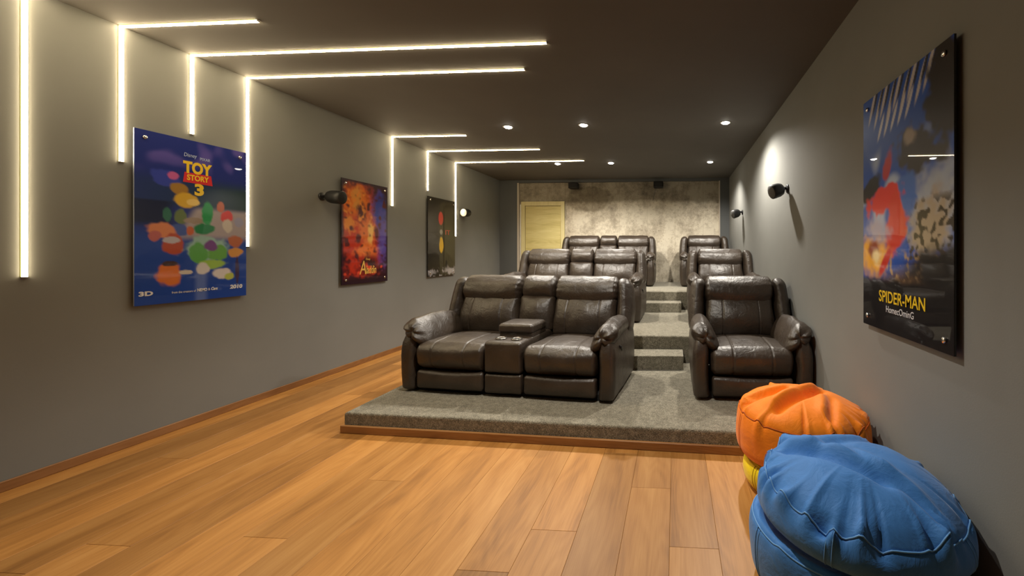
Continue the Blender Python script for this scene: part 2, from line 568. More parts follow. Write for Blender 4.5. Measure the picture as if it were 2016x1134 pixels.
# grey returns that frame the bare concrete, with raw plaster edges
struct('trim_1', MB().box(XL, -3.575, YB, YB + 0.06, 0, HC), M['return'])
struct('trim_2', MB().box(0.985, XR, YB, YB + 0.06, 0, HC), M['return'])
struct('trim_3', MB().box(-3.575, 0.985, YB, YB + 0.06, 2.985, HC), M['return'])
struct('trim_4', MB().box(-3.575, -3.535, YB + 0.012, YB + 0.06, 0, 2.985).box(0.962, 0.985, YB + 0.012, YB + 0.06, 0, 2.985), M['plaster_edge'])

# floor: sub-floor slab + oak planks
floor = struct('floor', MB().box(XL, XR, YF, YB + 0.06, -0.08, -0.012), simple('dark_subfloor', (0.05, 0.03, 0.015), 0.9))
PW = 0.236
rng = random.Random(11)
fixed = {0: 1.855, -1: 2.31, -8: 2.28, -4: 1.66, 1: 0.6, 2: 1.2}
plank_cache = {}
def plank(xa, xb, ya, yb):
    w, l = round(xb - xa - 0.001, 3), round(yb - ya - 0.001, 3)
    key = (w, l)
    if key not in plank_cache:
        o = MB().box(-w / 2, w / 2, -l / 2, l / 2, -0.012, 0.0, b=0.0008).build('plank', M['oak'], floor)
        plank_cache[key] = o.data
    else:
        o = link(bpy.data.objects.new('plank', plank_cache[key]), floor)
    o.location = ((xa + xb) / 2, (ya + yb) / 2, 0)
k = math.floor((XL + 0.027) / PW)
while True:
    xa, xb = -0.027 + k * PW, -0.027 + (k + 1) * PW
    if xa >= XR - 0.01: break
    xa, xb = max(xa, XL), min(xb, XR)
    y_end = YB if xa < -2.62 else 3.0
    j = fixed.get(k, rng.uniform(0.4, 2.6))
    L = 2.2
    while j > YF: j -= L
    y = YF
    nxt = j + L
    while y < y_end - 0.05:
        e = min(nxt, y_end)
        if e - y > 0.05: plank(xa, xb, y, e)
        y = e
        nxt = e + L
    k += 1

# baseboards
struct('baseboard_left', MB().box(XL, XL + 0.016, YF, YB, 0, 0.062, b=0.003), M['base_oak'])
struct('baseboard_right', MB().box(XR - 0.016, XR, YF, 2.72, 0, 0.062, b=0.003), M['base_oak'])

# door in the concrete wall
door = empty('door_1', (-2.985, YB + 0.06, 0), kind='structure')
MB().box(-0.50, -0.415, -0.045, 0, 0, 2.56, b=0.004).box(0.415, 0.50, -0.045, 0, 0, 2.56, b=0.004)\
    .box(-0.415, 0.415, -0.045, 0, 2.465, 2.56, b=0.004).build('door_frame', M['door_frame'], door)
leaf = MB().box(-0.408, 0.408, -0.016, 0, 0.006, 2.456, b=0.003).build('door_leaf', M['door'], door)
hb = MB().box(0.33, 0.37, -0.022, -0.016, 1.0, 1.22, b=0.002)
hb.tube([(0.35, -0.03, 1.12), (0.35, -0.075, 1.12), (0.23, -0.08, 1.12)], 0.009, 8)
hb.build('door_handle', M['chrome'], leaf)
MB().box(-0.535, -0.502, -0.02, 0, 0, 2.50, b=0.003).build('gap_filler', M['foam'], door)

# ------------------------------------------------------------------ carpeted seating platform
def tier(name, poly, z0, z1, r=0.018, label='', cat='platform'):
    """prism of a 4-corner plan with softly rounded upper edges"""
    v, f = [], []
    cx = sum(p[0] for p in poly) / 4; cy = sum(p[1] for p in poly) / 4
    levels = [(0, z0)] + [(r * (1 - math.cos(a)), z1 - r + r * math.sin(a)) for a in np.linspace(0, PI / 2, 5)]
    for ins, z in levels:
        for (x, y) in poly:
            v.append((x - math.copysign(ins, x - cx) - cx, y - math.copysign(ins, y - cy) - cy, z))
    for i in range(len(levels) - 1):
        for q in range(4):
            q2 = (q + 1) % 4
            f.append((i * 4 + q, i * 4 + q2, (i + 1) * 4 + q2, (i + 1) * 4 + q))
    n = (len(levels) - 1) * 4
    f.append((n, n + 1, n + 2, n + 3))
    f.append((3, 2, 1, 0))
    o = mesh_obj(name, v, f, M['carpet'], None, False)
    o.location = (cx, cy, 0)
    return tag(o, label, cat)
PL = -2.60
fy = lambda x: 2.873 - (x - PL) * 0.0455
plat = tier('seating_platform', [(PL, fy(PL)), (XR - 0.003, fy(XR)), (XR - 0.003, 4.44), (PL, 4.40)], 0.0, 0.155, label='lowest grey carpeted platform, under the front row, with a wooden board at its foot')
tier('seating_platform', [(PL, 4.402), (XR - 0.003, 4.442), (XR - 0.003, 6.49), (PL, 6.42)], 0.0, 0.455, label='middle grey carpeted platform, under the second row of recliners')
tier('seating_platform', [(PL, 6.422), (XR - 0.003, 6.492), (XR - 0.003, YB - 0.003), (PL, YB - 0.003)], 0.0, 0.755, label='highest grey carpeted platform, under the last row by the concrete wall')
tier('aisle_step', [(-0.78, 4.095), (0.09, 4.135), (0.09, 4.42), (-0.78, 4.38)], 0.155, 0.305, 0.01, label='carpeted box step on the lowest platform, in the aisle behind the front sofa', cat='step')
tier('aisle_step', [(-0.78, 6.115), (0.10, 6.155), (0.10, 6.45), (-0.78, 6.43)], 0.455, 0.605, 0.01, label='carpeted box step on the middle platform, farther up the aisle', cat='step')
tb = MB()
a = math.atan(0.0455)
tb.box(0, 3.80, -0.022, 0, 0, 0.06, b=0.004)
tb.xf(Matrix.Translation((PL - 0.02 - plat.location.x, fy(PL) - plat.location.y, 0)) @ Matrix.Rotation(-a, 4, 'Z'))
tbo = tb.build('trim_board', M['trim_oak'], plat)
tbo['label'] = 'wooden board along the foot of the lowest tier'

# ------------------------------------------------------------------ LED strips: down the left wall and across the ceiling
led_spec = [  # Y on the wall, lower end z, ceiling end x
    (2.106, 1.268, -2.20), (2.518, 2.07, -2.917), (2.923, 2.391, -0.994), (3.335, 1.472, -1.335),
    (5.170, 2.07, -2.895), (5.948, 2.408, -2.132), (6.735, 1.705, -1.617)]
led_label = [
    'LED strip nearest the camera, tall vertical line at the left edge of the photo',
    'LED strip with a short ceiling arm, just left of the blue poster',
    'LED strip with the longest ceiling arm, its wall line ends above the blue poster',
    'LED strip along the right edge of the blue poster',
    'LED strip with a short ceiling arm, beside the orange red poster',
    'LED strip whose short wall line ends above the black poster',
    'LED strip farthest back, running down the right edge of the black poster']
for (Y, zb, xe), lab in zip(led_spec, led_label):
    t = empty('led_strip', (XL, Y, HC), label=lab, cat='light', group='LED strips on the left wall and ceiling')
    w, d, e = 0.0125, 0.011, 0.004
    sec = [(-w, 0), (-w, e), (-w + 0.005, d), (w - 0.005, d), (w, e), (w, 0)]
    def bar(place, m=(1, 0, 0, 0, 1)):
        """extruded lens: low yellowish sides, bright slanted and broad faces"""
        mb = MB()
        v = [place(0, u, q) for u, q in sec] + [place(1, u, q) for u, q in sec]
        for i in range(5):
            mb.add([v[i], v[i + 1], v[i + 7], v[i + 6]], [(0, 1, 2, 3)], m[i])
        return mb
    bar(lambda k, u, q: (q, u, (0.0, zb - HC)[k])).build('wall_diffuser', [M['led'], M['led_side']], t)
    bar(lambda k, u, q: ((0.0, xe - XL)[k], u, -q)).build('ceiling_diffuser', [M['led'], M['led_side']], t)
    MB().box(0, d + 0.001, -w, w, zb - HC - 0.004, zb - HC).build('end_cap', M['white_trim'], t)
    MB().box(xe - XL, xe - XL + 0.004, -w, w, -d - 0.001, 0).build('end_cap', M['white_trim'], t)

# ------------------------------------------------------------------ downlights
def downlight(x, y, label, power, group, tilt=0.0, cone=112):
    t = empty('downlight', (x, y, HC), label=label, cat='light', group=group)
    MB().lathe([(0.048, -0.002), (0.066, -0.004), (0.069, 0.0), (0.048, 0.0)][::-1], 28).build('trim_ring', M['white_trim'], t, True)
    MB().lathe([(0.0, -0.0005), (0.048, -0.0005), (0.048, -0.005), (0.038, -0.012), (0.021, -0.018), (0.0, -0.020)][::-1], 28).build('lamp_lens', M['lamp'], t, True)
    ld = bpy.data.lights.new('downlight_beam', 'SPOT')
    ld.energy = power
    ld.color = SPOT_COL
    ld.spot_size = math.radians(cone)
    ld.spot_blend = 0.8
    ld.shadow_soft_size = 0.045
    lo = bpy.data.objects.new('downlight_beam', ld)
    link(lo, t)
    lo.location = (0, 0, -0.05)
    lo.rotation_euler = (math.radians(tilt), 0, 0)
for x, y, lab, pw, ti in [
    (-2.165, 4.87, 'left downlight of the nearer ceiling row', NEAR_POWER * 0.45, 0),
    (-1.170, 4.86, 'middle downlight of the nearer ceiling row', NEAR_POWER * 0.72, 0),
    (0.632, 4.88, 'right downlight of the nearer ceiling row', NEAR_POWER * 0.82, 0),
    (-2.155, 6.95, 'left downlight of the farther ceiling row, beyond the last LED strip', FAR_POWER * 0.8, 14),
    (-1.168, 6.96, 'middle downlight of the farther ceiling row', FAR_POWER, 14),
    (0.632, 6.99, 'right downlight of the farther ceiling row', FAR_POWER, 14)]:
    downlight(x, y, lab, pw, 'round downlights in the dark ceiling', ti, 152 if (x > 0 and not ti) else 128)
# lamp added out of view to brighten the open floor and beanbags
downlight(-0.60, 2.20, 'added downlight out of view that brightens the open wood floor and beanbags', FRONT_POWER, 'round downlights in the dark ceiling', 0, 122)

# ------------------------------------------------------------------ recliners
def rotx(P, a, pivot):
    c, s = math.cos(a), math.sin(a)
    Q = P - np.array(pivot)
    R = np.stack([Q[:, 0], c * Q[:, 1] - s * Q[:, 2], s * Q[:, 1] + c * Q[:, 2]], 1)
    return R + np.array(pivot)

def part(name, pf, parent, m='leather', loc=(0, 0, 0), tilt=0.0):
    P, F = pf
    if tilt:
        P = rotx(P, tilt, (0, 0, 0))
    o = mesh_obj(name, P, F, M[m], parent, True)
    o.location = loc
    return o

TILT = math.radians(-13)      # top of the back leans rearwards
def build_seat(t, W, seats, seat_hw, back_c, back_hw, console):
    ph = 0.068
    # base frame
    MB().box(-W / 2 + 0.05, W / 2 - 0.05, -0.40, 0.40, 0.0, 0.06, b=0.006).build('base_frame', M['base_black'], t)
    # back shell
    def shell(P):
        P = P.copy(); P[:, 0] *= 1 - 0.05 * (P[:, 2] / 0.42); return P
    part('back_shell', rbox(W / 2 - 0.055, 0.075, 0.42, (0.05, 0.05, 0.08), (10, 2, 8), 4, bulge=(0, 0.01, 0), deform=shell), t,
         loc=(0, 0.395, 0.50), tilt=TILT * 0.55)
    for s in (-1, 1):
        fl = s < 0
        xo = W / 2 - ph
        def panel(P):
            P = P.copy()
            up = (P[:, 2] + 0.265) / 0.53
            front = np.clip((-P[:, 1] - 0.15) / 0.27, 0, 1)
            P[:, 0] += 0.012 * np.sin(np.clip(up, 0, 1) * PI) 
            P[:, 1] += 0.03 * np.clip(0.35 - up, 0, 1) * (P[:, 1] > 0) * -1
            P[:, 2] -= 0.020 * front ** 2 * np.clip(up, 0, 1)
            P[:, 0] *= 1 - 0.34 * np.clip((up - 0.75) / 0.25, 0, 1) ** 2
            P[:, 1] += 0.035 * np.clip((up - 0.72) / 0.28, 0, 1) ** 2 * front
            P[:, 0] += xo
            return P
        part('side_panel', rbox(ph, 0.44, 0.270, (0.042, 0.055, 0.035), (3, 10, 8), 5, bulge=(0.008, 0.012, 0.01), deform=panel, wrinkle=0.003, seed=3, flip=fl), t, loc=(0, -0.025, 0.284))
        def pad(P):
            P = P.copy()
            P *= np.array([1, 1, 1])
            yy = (P[:, 1] + 0.33) / 0.66                       # 0 front .. 1 back
            taper = 1 - 0.22 * np.clip(yy - 0.3, 0, 1)
            P[:, 0] *= taper
            inn = np.clip(-P[:, 0] / 0.125, -1, 1)
            P[:, 2] -= 0.105 * np.clip(inn + 0.15, 0, 1.2) ** 1.4
            P[:, 2] += 0.014 * np.clip(-inn, 0, 1)
            P[:, 2] += 0.015 * np.sin(yy * PI)
            fr = np.clip((0.16 - yy) / 0.16, 0, 1)
            phi = np.arctan2(P[:, 2], P[:, 0])
            rr = np.hypot(P[:, 2], P[:, 0])
            P[:, 1] += fr * (0.012 * np.cos(phi * 5 + 1.0) + 0.006 * np.cos(phi * 9)) * np.clip(rr / 0.06, 0, 1)
            P[:, 1] += np.exp(-(rr / 0.035) ** 2) * 0.022 * (P[:, 1] < 0)
            P[:, 0] += xo - 0.036
            return P
        part('arm_pad', rbox(0.122, 0.335, 0.092, (0.11, 0.11, 0.083), (6, 10, 3), 8, bulge=(0.0, 0.01, 0.018), deform=pad, wrinkle=0.008, wscale=9, seed=5 + s, flip=fl), t, loc=(0, -0.128, 0.545))
        def wing(P):
            P = P.copy()
            up = (P[:, 2] + 0.27) / 0.54
            P[:, 0] += 0.010 * np.sin(np.clip(up, 0, 1) * PI) - 0.030 * up + xo + 0.010
            P[:, 1] += 0.07 * np.clip(0.5 - up, 0, 1)  * -1
            return P
        part('wing', rbox(0.073, 0.140, 0.27, (0.06, 0.08, 0.08), (3, 5, 8), 6, bulge=(0.008, 0.02, 0.012), deform=wing, wrinkle=0.005, wscale=8, seed=8 + s, flip=fl), t, loc=(0, 0.335, 0.705), tilt=TILT)
    for i, cx in enumerate(seats):
        hw = seat_hw
        def seat(P):
            P = P.copy()
            yy = (P[:, 1] + 0.35) / 0.70
            top = np.clip((P[:, 2] + 0.02) / 0.12, 0, 1)
            P[:, 2] -= 0.02 * np.clip(yy, 0, 1) * top
            P[:, 1] += 0.018 * np.clip(-P[:, 2] / 0.12, 0, 1) * (P[:, 1] < 0)
            return P
        part('seat_cushion', rbox(hw - 0.004, 0.355, 0.122, (0.045, 0.085, 0.075), (10, 8, 4), 7, seams=(-hw * 0.46, hw * 0.46), bulge=(0, 0.034, 0.036), deform=seat, wrinkle=0.006, wscale=7, seed=20 + i), t, loc=(cx, -0.115, 0.325))
        part('footrest', rbox(hw - 0.012, 0.045, 0.083, (0.03, 0.032, 0.03), (10, 2, 5), 4, bulge=(0, 0.022, 0), wrinkle=0.004, wscale=6, seed=30 + i), t, loc=(cx, -0.418, 0.118))
    for i, cx in enumerate(back_c):
        hw = back_hw
        def lum(P):
            P = P.copy()
            P[:, 1] -= 0.015 * np.exp(-((P[:, 2] + 0.05) / 0.13) ** 2)
            P[:, 0] *= 1.0 - 0.10 * (P[:, 2] + 0.1)
            return P
        part('backrest', rbox(hw - 0.004, 0.085, 0.205, (0.05, 0.055, 0.05), (12, 2, 8), 5, seams=(-hw * 0.52, hw * 0.52), seam_depth=0.007, bulge=(0, 0.075, 0), deform=lum, wrinkle=0.011, wscale=6.5, seed=40 + i), t, loc=(cx, 0.252, 0.595), tilt=TILT)
        def head(P):
            P = P.copy()
            z = P[:, 2] / 0.13
            P[:, 2] -= 0.072 * (1 - (P[:, 0] / hw) ** 2) * np.clip(-z + 0.2, 0, 1)
            P[:, 1] -= 0.020 * np.clip(0.9 - np.abs(z + 0.25), 0, 1) * (P[:, 1] < 0)
            ed = np.abs(P[:, 0]) / hw
            P[:, 1] += 0.006 * np.sin(P[:, 2] * 120 + 2 * i) * np.clip((ed - 0.80) / 0.2, 0, 1)
            return P
        part('headrest', rbox(hw + 0.002, 0.105, 0.138, (0.05, 0.102, 0.128), (12, 1, 2), 9, bulge=(0, 0.020, 0.008), deform=head, wrinkle=0.007, wscale=7, seed=50 + i), t, loc=(cx, 0.318, 0.872), tilt=TILT)
    if console:
        ch = 0.176
        con = part('console', rbox(ch - 0.003, 0.36, 0.137, (0.022, 0.035, 0.03), (6, 8, 4), 4, bulge=(0, 0.01, 0.006), wrinkle=0.003, seed=60), t, loc=(0, -0.105, 0.345))
        part('console_front', rbox(ch - 0.003, 0.045, 0.085, (0.02, 0.025, 0.025), (6, 2, 4), 4, bulge=(0, 0.008, 0), wrinkle=0.004, seed=61), con, loc=(0, -0.310, -0.230))
        for sx in (-1, 1):
            MB().lathe([(0.050, 0.0), (0.050, 0.006), (0.044, 0.008), (0.038, 0.006), (0.037, 0.0)], 28, at=(sx * 0.075, -0.240, 0.142)).build('cup_holder', M['cup'], con, True)
            MB().lathe([(0.0, 0.0025), (0.0375, 0.0028)][::-1], 28, at=(sx * 0.075, -0.240, 0.142)).build('cup_well', M['cup_dark'], con)
        part('console_lid', rbox(ch - 0.004, 0.155, 0.042, (0.03, 0.03, 0.026), (6, 6, 2), 5, bulge=(0, 0.004, 0.010), wrinkle=0.003, seed=62), con, loc=(0, 0.020, 0.208))
        part('console_box', rbox(ch - 0.012, 0.15, 0.03, (0.012, 0.012, 0.012), (3, 3, 1), 3), con, loc=(0, 0.030, 0.150))
        chw = W / 2 - 0.136 - 4 * back_hw / 2 - 0.0
        def cush(P):
            P = P.copy()
            return P
        part('centre_backrest', rbox(0.186, 0.085, 0.185, (0.045, 0.05, 0.045), (8, 2, 8), 5, bulge=(0, 0.075, 0), wrinkle=0.006, wscale=7, seed=70), t, loc=(0, 0.256, 0.62), tilt=TILT)
        part('centre_headrest', rbox(0.188, 0.102, 0.130, (0.05, 0.098, 0.12), (8, 1, 2), 9, bulge=(0, 0.022, 0.008), wrinkle=0.007, wscale=7, seed=71), t, loc=(0, 0.320, 0.882), tilt=TILT)
    # recline lever on the outer right side
    lv = MB()
    lv.lathe([(0.0, 0.0), (0.022, 0.0), (0.022, 0.006), (0.0, 0.008)], 16, axis='x', at=(W / 2 + 0.010, -0.20, 0.40))
    lv.tube([(W / 2 + 0.014, -0.20, 0.40), (W / 2 + 0.016, -0.24, 0.425), (W / 2 + 0.014, -0.275, 0.44)], 0.009, 8)
    lv.build('recline_lever', M['black'], t, True)

love = empty('recliner_loveseat', (0, 0, 0), label='x', cat='sofa')
build_seat(love, 1.98, (-0.514, 0.514), 0.336, (-0.524, 0.524), 0.333, True)
single = empty('recliner_armchair', (0, 0, 0), label='x', cat='armchair')
build_seat(single, 0.99, (0.0,), 0.352, (0.0,), 0.345, False)

r1 = math.radians(-5.3)
Z1, Z2, Z3 = 0.155, 0.455, 0.755
gl, gs = 'two-seat recliners facing the screen', 'single recliners along the right wall'
love_spots = [(-1.455, 3.705, Z1, r1, 'dark brown leather two-seat recliner with console, front row, on the lowest tier'),
              (-1.455, 5.655, Z2, math.radians(-1), 'dark brown leather two-seat recliner in the middle row, behind the front sofa'),
              (-1.405, 7.79, Z3, 0.0, 'dark brown leather two-seat recliner in the last row, against the concrete wall')]
single_spots = [(0.655, 3.745, Z1, 0.0, 'dark brown leather single recliner in the front row, behind the orange beanbag'),
                (0.690, 5.70, Z2, 0.0, 'dark brown leather single recliner in the middle row by the right wall'),
                (0.605, 7.79, Z3, 0.0, 'dark brown leather single recliner in the last row, against the concrete wall')]
for proto, spots, g in ((love, love_spots, gl), (single, single_spots, gs)):
    objs = [proto] + [copy_tree(proto) for _ in spots[1:]]
    for o, (x, y, z, r, lab) in zip(objs, spots):
        o.location = (x, y, z)
        o.rotation_euler = (0, 0, r)
        o['label'] = lab
        o['group'] = g

# ------------------------------------------------------------------ beanbags
def catmull(pts, n):
    pts = [np.array(p, float) for p in pts]
    ext = [2 * pts[0] - pts[1]] + pts + [2 * pts[-1] - pts[-2]]
    out = []
    segs = len(pts) - 1
    for i in range(n + 1):
        u = i / n * segs
        k = min(int(u), segs - 1)
        f = u - k
        p0, p1, p2, p3 = ext[k:k + 4]
        out.append(0.5 * ((2 * p1) + (-p0 + p2) * f + (2 * p0 - 5 * p1 + 4 * p2 - p3) * f * f + (-p0 + 3 * p1 - 3 * p2 + p3) * f ** 3))
    return np.array(out)

def beanbag(name, loc, rx, ry, prof, rim_i, mat_key, seam_mat, label, seed, folds=16, fold_amp=0.014,
            seams=(0.2, 1.8, 3.4, 5.0), creases=(), tilt=(0, 0), rot_y=0.0, noise_amp=0.010, group=None):
    t = empty(name, loc, (0, math.radians(rot_y), 0), label=label, cat='beanbag', group=group)
    rn = random.Random(seed)
    NT, NP = 180, 84
    pr = catmull(prof, NP)
    pr[:, 0] = np.clip(pr[:, 0], 0, None)
    nseg = len(prof) - 1
    trim_t = rim_i / nseg
    fl = [(rn.uniform(0, 2 * PI), rn.uniform(0.022, 0.062), rn.choice([1, 1, -1]) * rn.uniform(0.4, 1.0), rn.uniform(0.05, 0.115), rn.uniform(-0.05, 0.06)) for _ in range(folds)]
    def surf(th, tt, off=0.0):
        u = np.clip(tt, 0, 1) * NP
        k = np.clip(u.astype(int), 0, NP - 1)
        f = (u - k)[..., None]
        rz = pr[k] * (1 - f) + pr[k + 1] * f
        dz = pr[k + 1] - pr[k]
        L = np.hypot(dz[..., 0], dz[..., 1]) + 1e-9
        nr, nz = dz[..., 1] / L, -dz[..., 0] / L
        d = np.zeros_like(th)
        for a0, wd, am, wt, ct in fl:
            da = (th - a0 + PI) % (2 * PI) - PI
            ww = wd * (1 + 1.6 * np.clip((trim_t - tt) / 0.2, -0.6, 1))
            d += am * fold_amp * np.exp(-(da / np.maximum(ww, 0.02)) ** 2) * np.exp(-((tt - trim_t - ct) / wt) ** 2)
        # a pinched seam along the rim
        d -= 0.004 * np.exp(-((tt - trim_t) / 0.010) ** 2)
        for s in seams:
            da = (th - s + PI) % (2 * PI) - PI
            d -= 0.005 * np.exp(-(da * np.maximum(rz[..., 0], 0.05) / 0.008) ** 2) * (tt < trim_t) * (tt > 0.12)
        d = d + off
        x = (rz[..., 0] + nr * d) * np.cos(th)
        y = (rz[..., 0] + nr * d) * np.sin(th)
        z = rz[..., 1] + nz * d
        X, Y = x * rx, y * ry
        top = np.clip((tt - trim_t + 0.06) / 0.12, 0, 1)
        for (px, py, ang, length, depth, wid) in creases:
            ca, sa = math.cos(ang), math.sin(ang)
            al = (X - px) * ca + (Y - py) * sa
            ac = -(X - px) * sa + (Y - py) * ca
            g = np.exp(-np.clip(np.abs(al) - length / 2, 0, None) ** 2 / 0.0025)
            z = z - depth * g * top * (np.exp(-(ac / wid) ** 2) - 0.7 * np.exp(-((ac - 1.6 * wid) / (1.3 * wid)) ** 2))
        z = z + (tilt[0] * X + tilt[1] * Y) * np.clip((z - 0.12) / 0.16, 0, 1)
        return np.stack([X, Y, z], -1)
    th = np.linspace(0, 2 * PI, NT, endpoint=False)
    tt = np.linspace(0, 1, NP + 1)[1:-1]
    # finer rows around the rim seam
    tt = np.sort(np.concatenate([tt, trim_t + np.array([-0.016, -0.008, -0.004, 0.0, 0.004, 0.008, 0.016])]))
    TH, TT = np.meshgrid(th, tt)
    P = surf(TH, TT).reshape(-1, 3)
    bot = surf(np.array([0.0]), np.array([0.0]))[0]; topp = surf(np.array([0.0]), np.array([1.0]))[0]
    def wob(P):
        for i in range(len(P)):
            p = Vector(P[i]) * 5.0 + Vector((seed * 3.7, seed, 0))
            w = min(1.0, max(0.0, P[i][2] / 0.05))
            d = (mnoise.noise(p) + 0.45 * mnoise.noise(p * 2.6)) * noise_amp * w
            r = math.hypot(P[i][0], P[i][1]) + 1e-6
            P[i] += np.array([P[i][0] / r * d * 0.7, P[i][1] / r * d * 0.7, d * 0.7])
        return P
    rows = len(tt)
    V = wob(np.concatenate([P, [bot], [topp]]))
    F = []
    for i in range(rows - 1):
        for k in range(NT):
            k2 = (k + 1) % NT
            F.append((i * NT + k, i * NT + k2, (i + 1) * NT + k2, (i + 1) * NT + k))
    nb = rows * NT
    for k in range(NT):
        k2 = (k + 1) % NT
        F.append((nb, k2, k))
        F.append((nb + 1, (rows - 1) * NT + k, (rows - 1) * NT + k2))
    mesh_obj('cover', V, F, M[mat_key], t, True)
    # stitched seams: piping on the rim and down the side panels
    sb = MB()
    ring = wob(surf(th, np.full_like(th, trim_t), 0.0042))
    sb.tube(ring, 0.0032, 6, True)
    for s in seams:
        q = np.linspace(0.14, trim_t, 26)
        for o in (-0.012, 0.012):
            ln = wob(surf(np.full_like(q, s + o / max(rx, 0.1)), q, 0.0015))
            sb.tube(ln, 0.0016, 5)
    sb.build('seam_piping', seam_mat, t, True)
    return t

seam_blue = simple('pale_blue_piping', (0.13, 0.33, 0.66), 0.6)
seam_orange = simple('dark_orange_thread', (0.45, 0.09, 0.002), 0.7)
seam_yellow = simple('dark_yellow_thread', (0.45, 0.30, 0.004), 0.7)
low_prof = [(0, 0.0), (0.62, 0.0), (0.86, 0.012), (0.97, 0.065), (1.0, 0.135), (0.997, 0.200), (0.962, 0.240), (0.88, 0.250), (0.66, 0.190), (0.35, 0.135), (0, 0.120)]
small_prof = [(0, 0.0), (0.62, 0.0), (0.86, 0.010), (0.97, 0.050), (1.0, 0.100), (0.985, 0.140), (0.93, 0.168), (0.82, 0.172), (0.62, 0.145), (0.35, 0.120), (0, 0.112)]
up_prof = [(0, 0.0), (0.35, 0.014), (0.62, 0.062), (0.82, 0.118), (0.945, 0.136), (1.0, 0.168), (0.99, 0.220), (0.925, 0.268), (0.80, 0.328), (0.55, 0.382), (0.27, 0.410), (0, 0.414)]
up_tall = [(0, 0.0), (0.35, 0.014), (0.60, 0.056), (0.78, 0.072), (0.90, 0.040), (0.985, 0.080), (1.0, 0.140), (0.99, 0.215), (0.95, 0.285), (0.84, 0.338), (0.58, 0.382), (0.28, 0.402), (0, 0.402)]
beanbag('beanbag', (0.750, 1.705, 0), 0.420, 0.345, low_prof, 6, 'bag_blue', seam_blue,
        'lower blue beanbag, flattened on the wood floor under the wrinkled blue beanbag', 3, fold_amp=0.008, noise_amp=0.005, seams=(0.5, 2.1, 3.35, 4.9), tilt=(-0.085, 0.02))
beanbag('beanbag', (0.765, 1.700, 0.147), 0.410, 0.368, up_prof, 7, 'bag_blue', seam_blue,
        'upper blue beanbag with wrinkled round top, largest thing in the bottom right corner', 8, folds=54, fold_amp=0.044,
        seams=(0.6, 2.6, 4.10, 5.5), creases=((-0.13, -0.02, math.radians(-38), 0.36, 0.042, 0.028), (0.05, -0.12, math.radians(-52), 0.2, 0.02, 0.022), (0.0, 0.12, math.radians(25), 0.3, 0.018, 0.03)), tilt=(0.0, 0.05), rot_y=3.5)
beanbag('beanbag', (0.765, 2.395, 0), 0.345, 0.295, small_prof, 6, 'bag_yellow', seam_yellow,
        'yellow beanbag squashed on the floor beneath the orange one', 5, fold_amp=0.008, noise_amp=0.005, seams=(0.4, 2.0, 3.6, 5.2))
beanbag('beanbag', (0.775, 2.425, 0.152), 0.392, 0.335, up_tall, 8, 'bag_orange', seam_orange,
        'orange beanbag with a creased top, lying on the yellow one near the platform', 14, folds=40, fold_amp=0.040,
        seams=(0.8, 2.4, 3.3, 4.5), creases=((-0.02, -0.05, math.radians(35), 0.36, 0.045, 0.03), (-0.2, 0.0, math.radians(10), 0.22, 0.03, 0.025), (0.12, -0.15, math.radians(70), 0.16, 0.03, 0.025)), tilt=(-0.03, 0.03), noise_amp=0.009)

# ------------------------------------------------------------------ posters
def sst(a, b, x):
    t = np.clip((x - a) / (b - a), 0, 1)
    return t * t * (3 - 2 * t)

class Print:
    """flat printed colours on a board, u to the right, v downwards, both 0..1"""
    def __init__(self, w, h, nx, ny, base):
        self.w, self.h, self.nx, self.ny = w, h, nx, ny
        self.u, self.v = np.meshgrid(np.linspace(0, 1, nx + 1), np.linspace(0, 1, ny + 1))
        self.c = np.zeros(self.u.shape + (3,)) + np.array(base)
        self.n = np.zeros(self.u.shape)
    def warp(self, seed, f):
        o = np.zeros(self.u.shape)
        for i in range(o.shape[0]):
            for j in range(o.shape[1]):
                o[i, j] = mnoise.noise(Vector((self.u[i, j] * f, self.v[i, j] * f * self.h / self.w, seed)))
        return o
    def mix(self, mask, col):
        mask = np.clip(mask, 0, 1)[..., None]
        self.c = self.c * (1 - mask) + np.array(col) * mask
        return self
    def blob(self, u, v, ru, rv, col, rot=0, soft=0.25, k=1.0, wob=0.0):
        a = math.radians(rot)
        asp = self.h / self.w
        du, dv = self.u - u, (self.v - v) * asp
        x = du * math.cos(a) + dv * math.sin(a)
        y = -du * math.sin(a) + dv * math.cos(a)
        d = np.hypot(x / ru, y / (rv * asp)) + wob * self.n
        return self.mix(k * (1 - sst(1 - soft, 1 + soft, d)), col)
    def noise_mix(self, seed, f, lo, hi, mask, col):
        return self.mix(sst(lo, hi, self.warp(seed, f)) * mask, col)
    def build(self, parent, z, mat_):
        nx, ny = self.nx, self.ny
        v = [((self.u[i, j] - 0.5) * self.w, (0.5 - self.v[i, j]) * self.h, 0.0) for i in range(ny + 1) for j in range(nx + 1)]
        f = [(i * (nx + 1) + j, (i + 1) * (nx + 1) + j, (i + 1) * (nx + 1) + j + 1, i * (nx + 1) + j + 1) for i in range(ny) for j in range(nx)]
        o = mesh_obj('print', v, f, mat_, parent, False)
        o.location = (0, 0, z)
        at = o.data.color_attributes.new('ink', 'FLOAT_COLOR', 'POINT')
        rgba = np.ones((len(v), 4)); rgba[:, :3] = np.clip(self.c.reshape(-1, 3), 0, 1)
        at.data.foreach_set('color', rgba.ravel())
        return o

def print_material():
    m, nt, b = mat('glossy_print')
    at = N(nt, 'ShaderNodeAttribute', attribute_name='ink')
    nt.links.new(at.outputs['Color'], b.inputs['Base Color'])
    b.inputs['Roughness'].default_value = 0.35
    b.inputs['Specular IOR Level'].default_value = 0.3
    b.inputs['Coat Weight'].default_value = 0.75
    b.inputs['Coat Roughness'].default_value = 0.015
    return m
M['print'] = print_material()

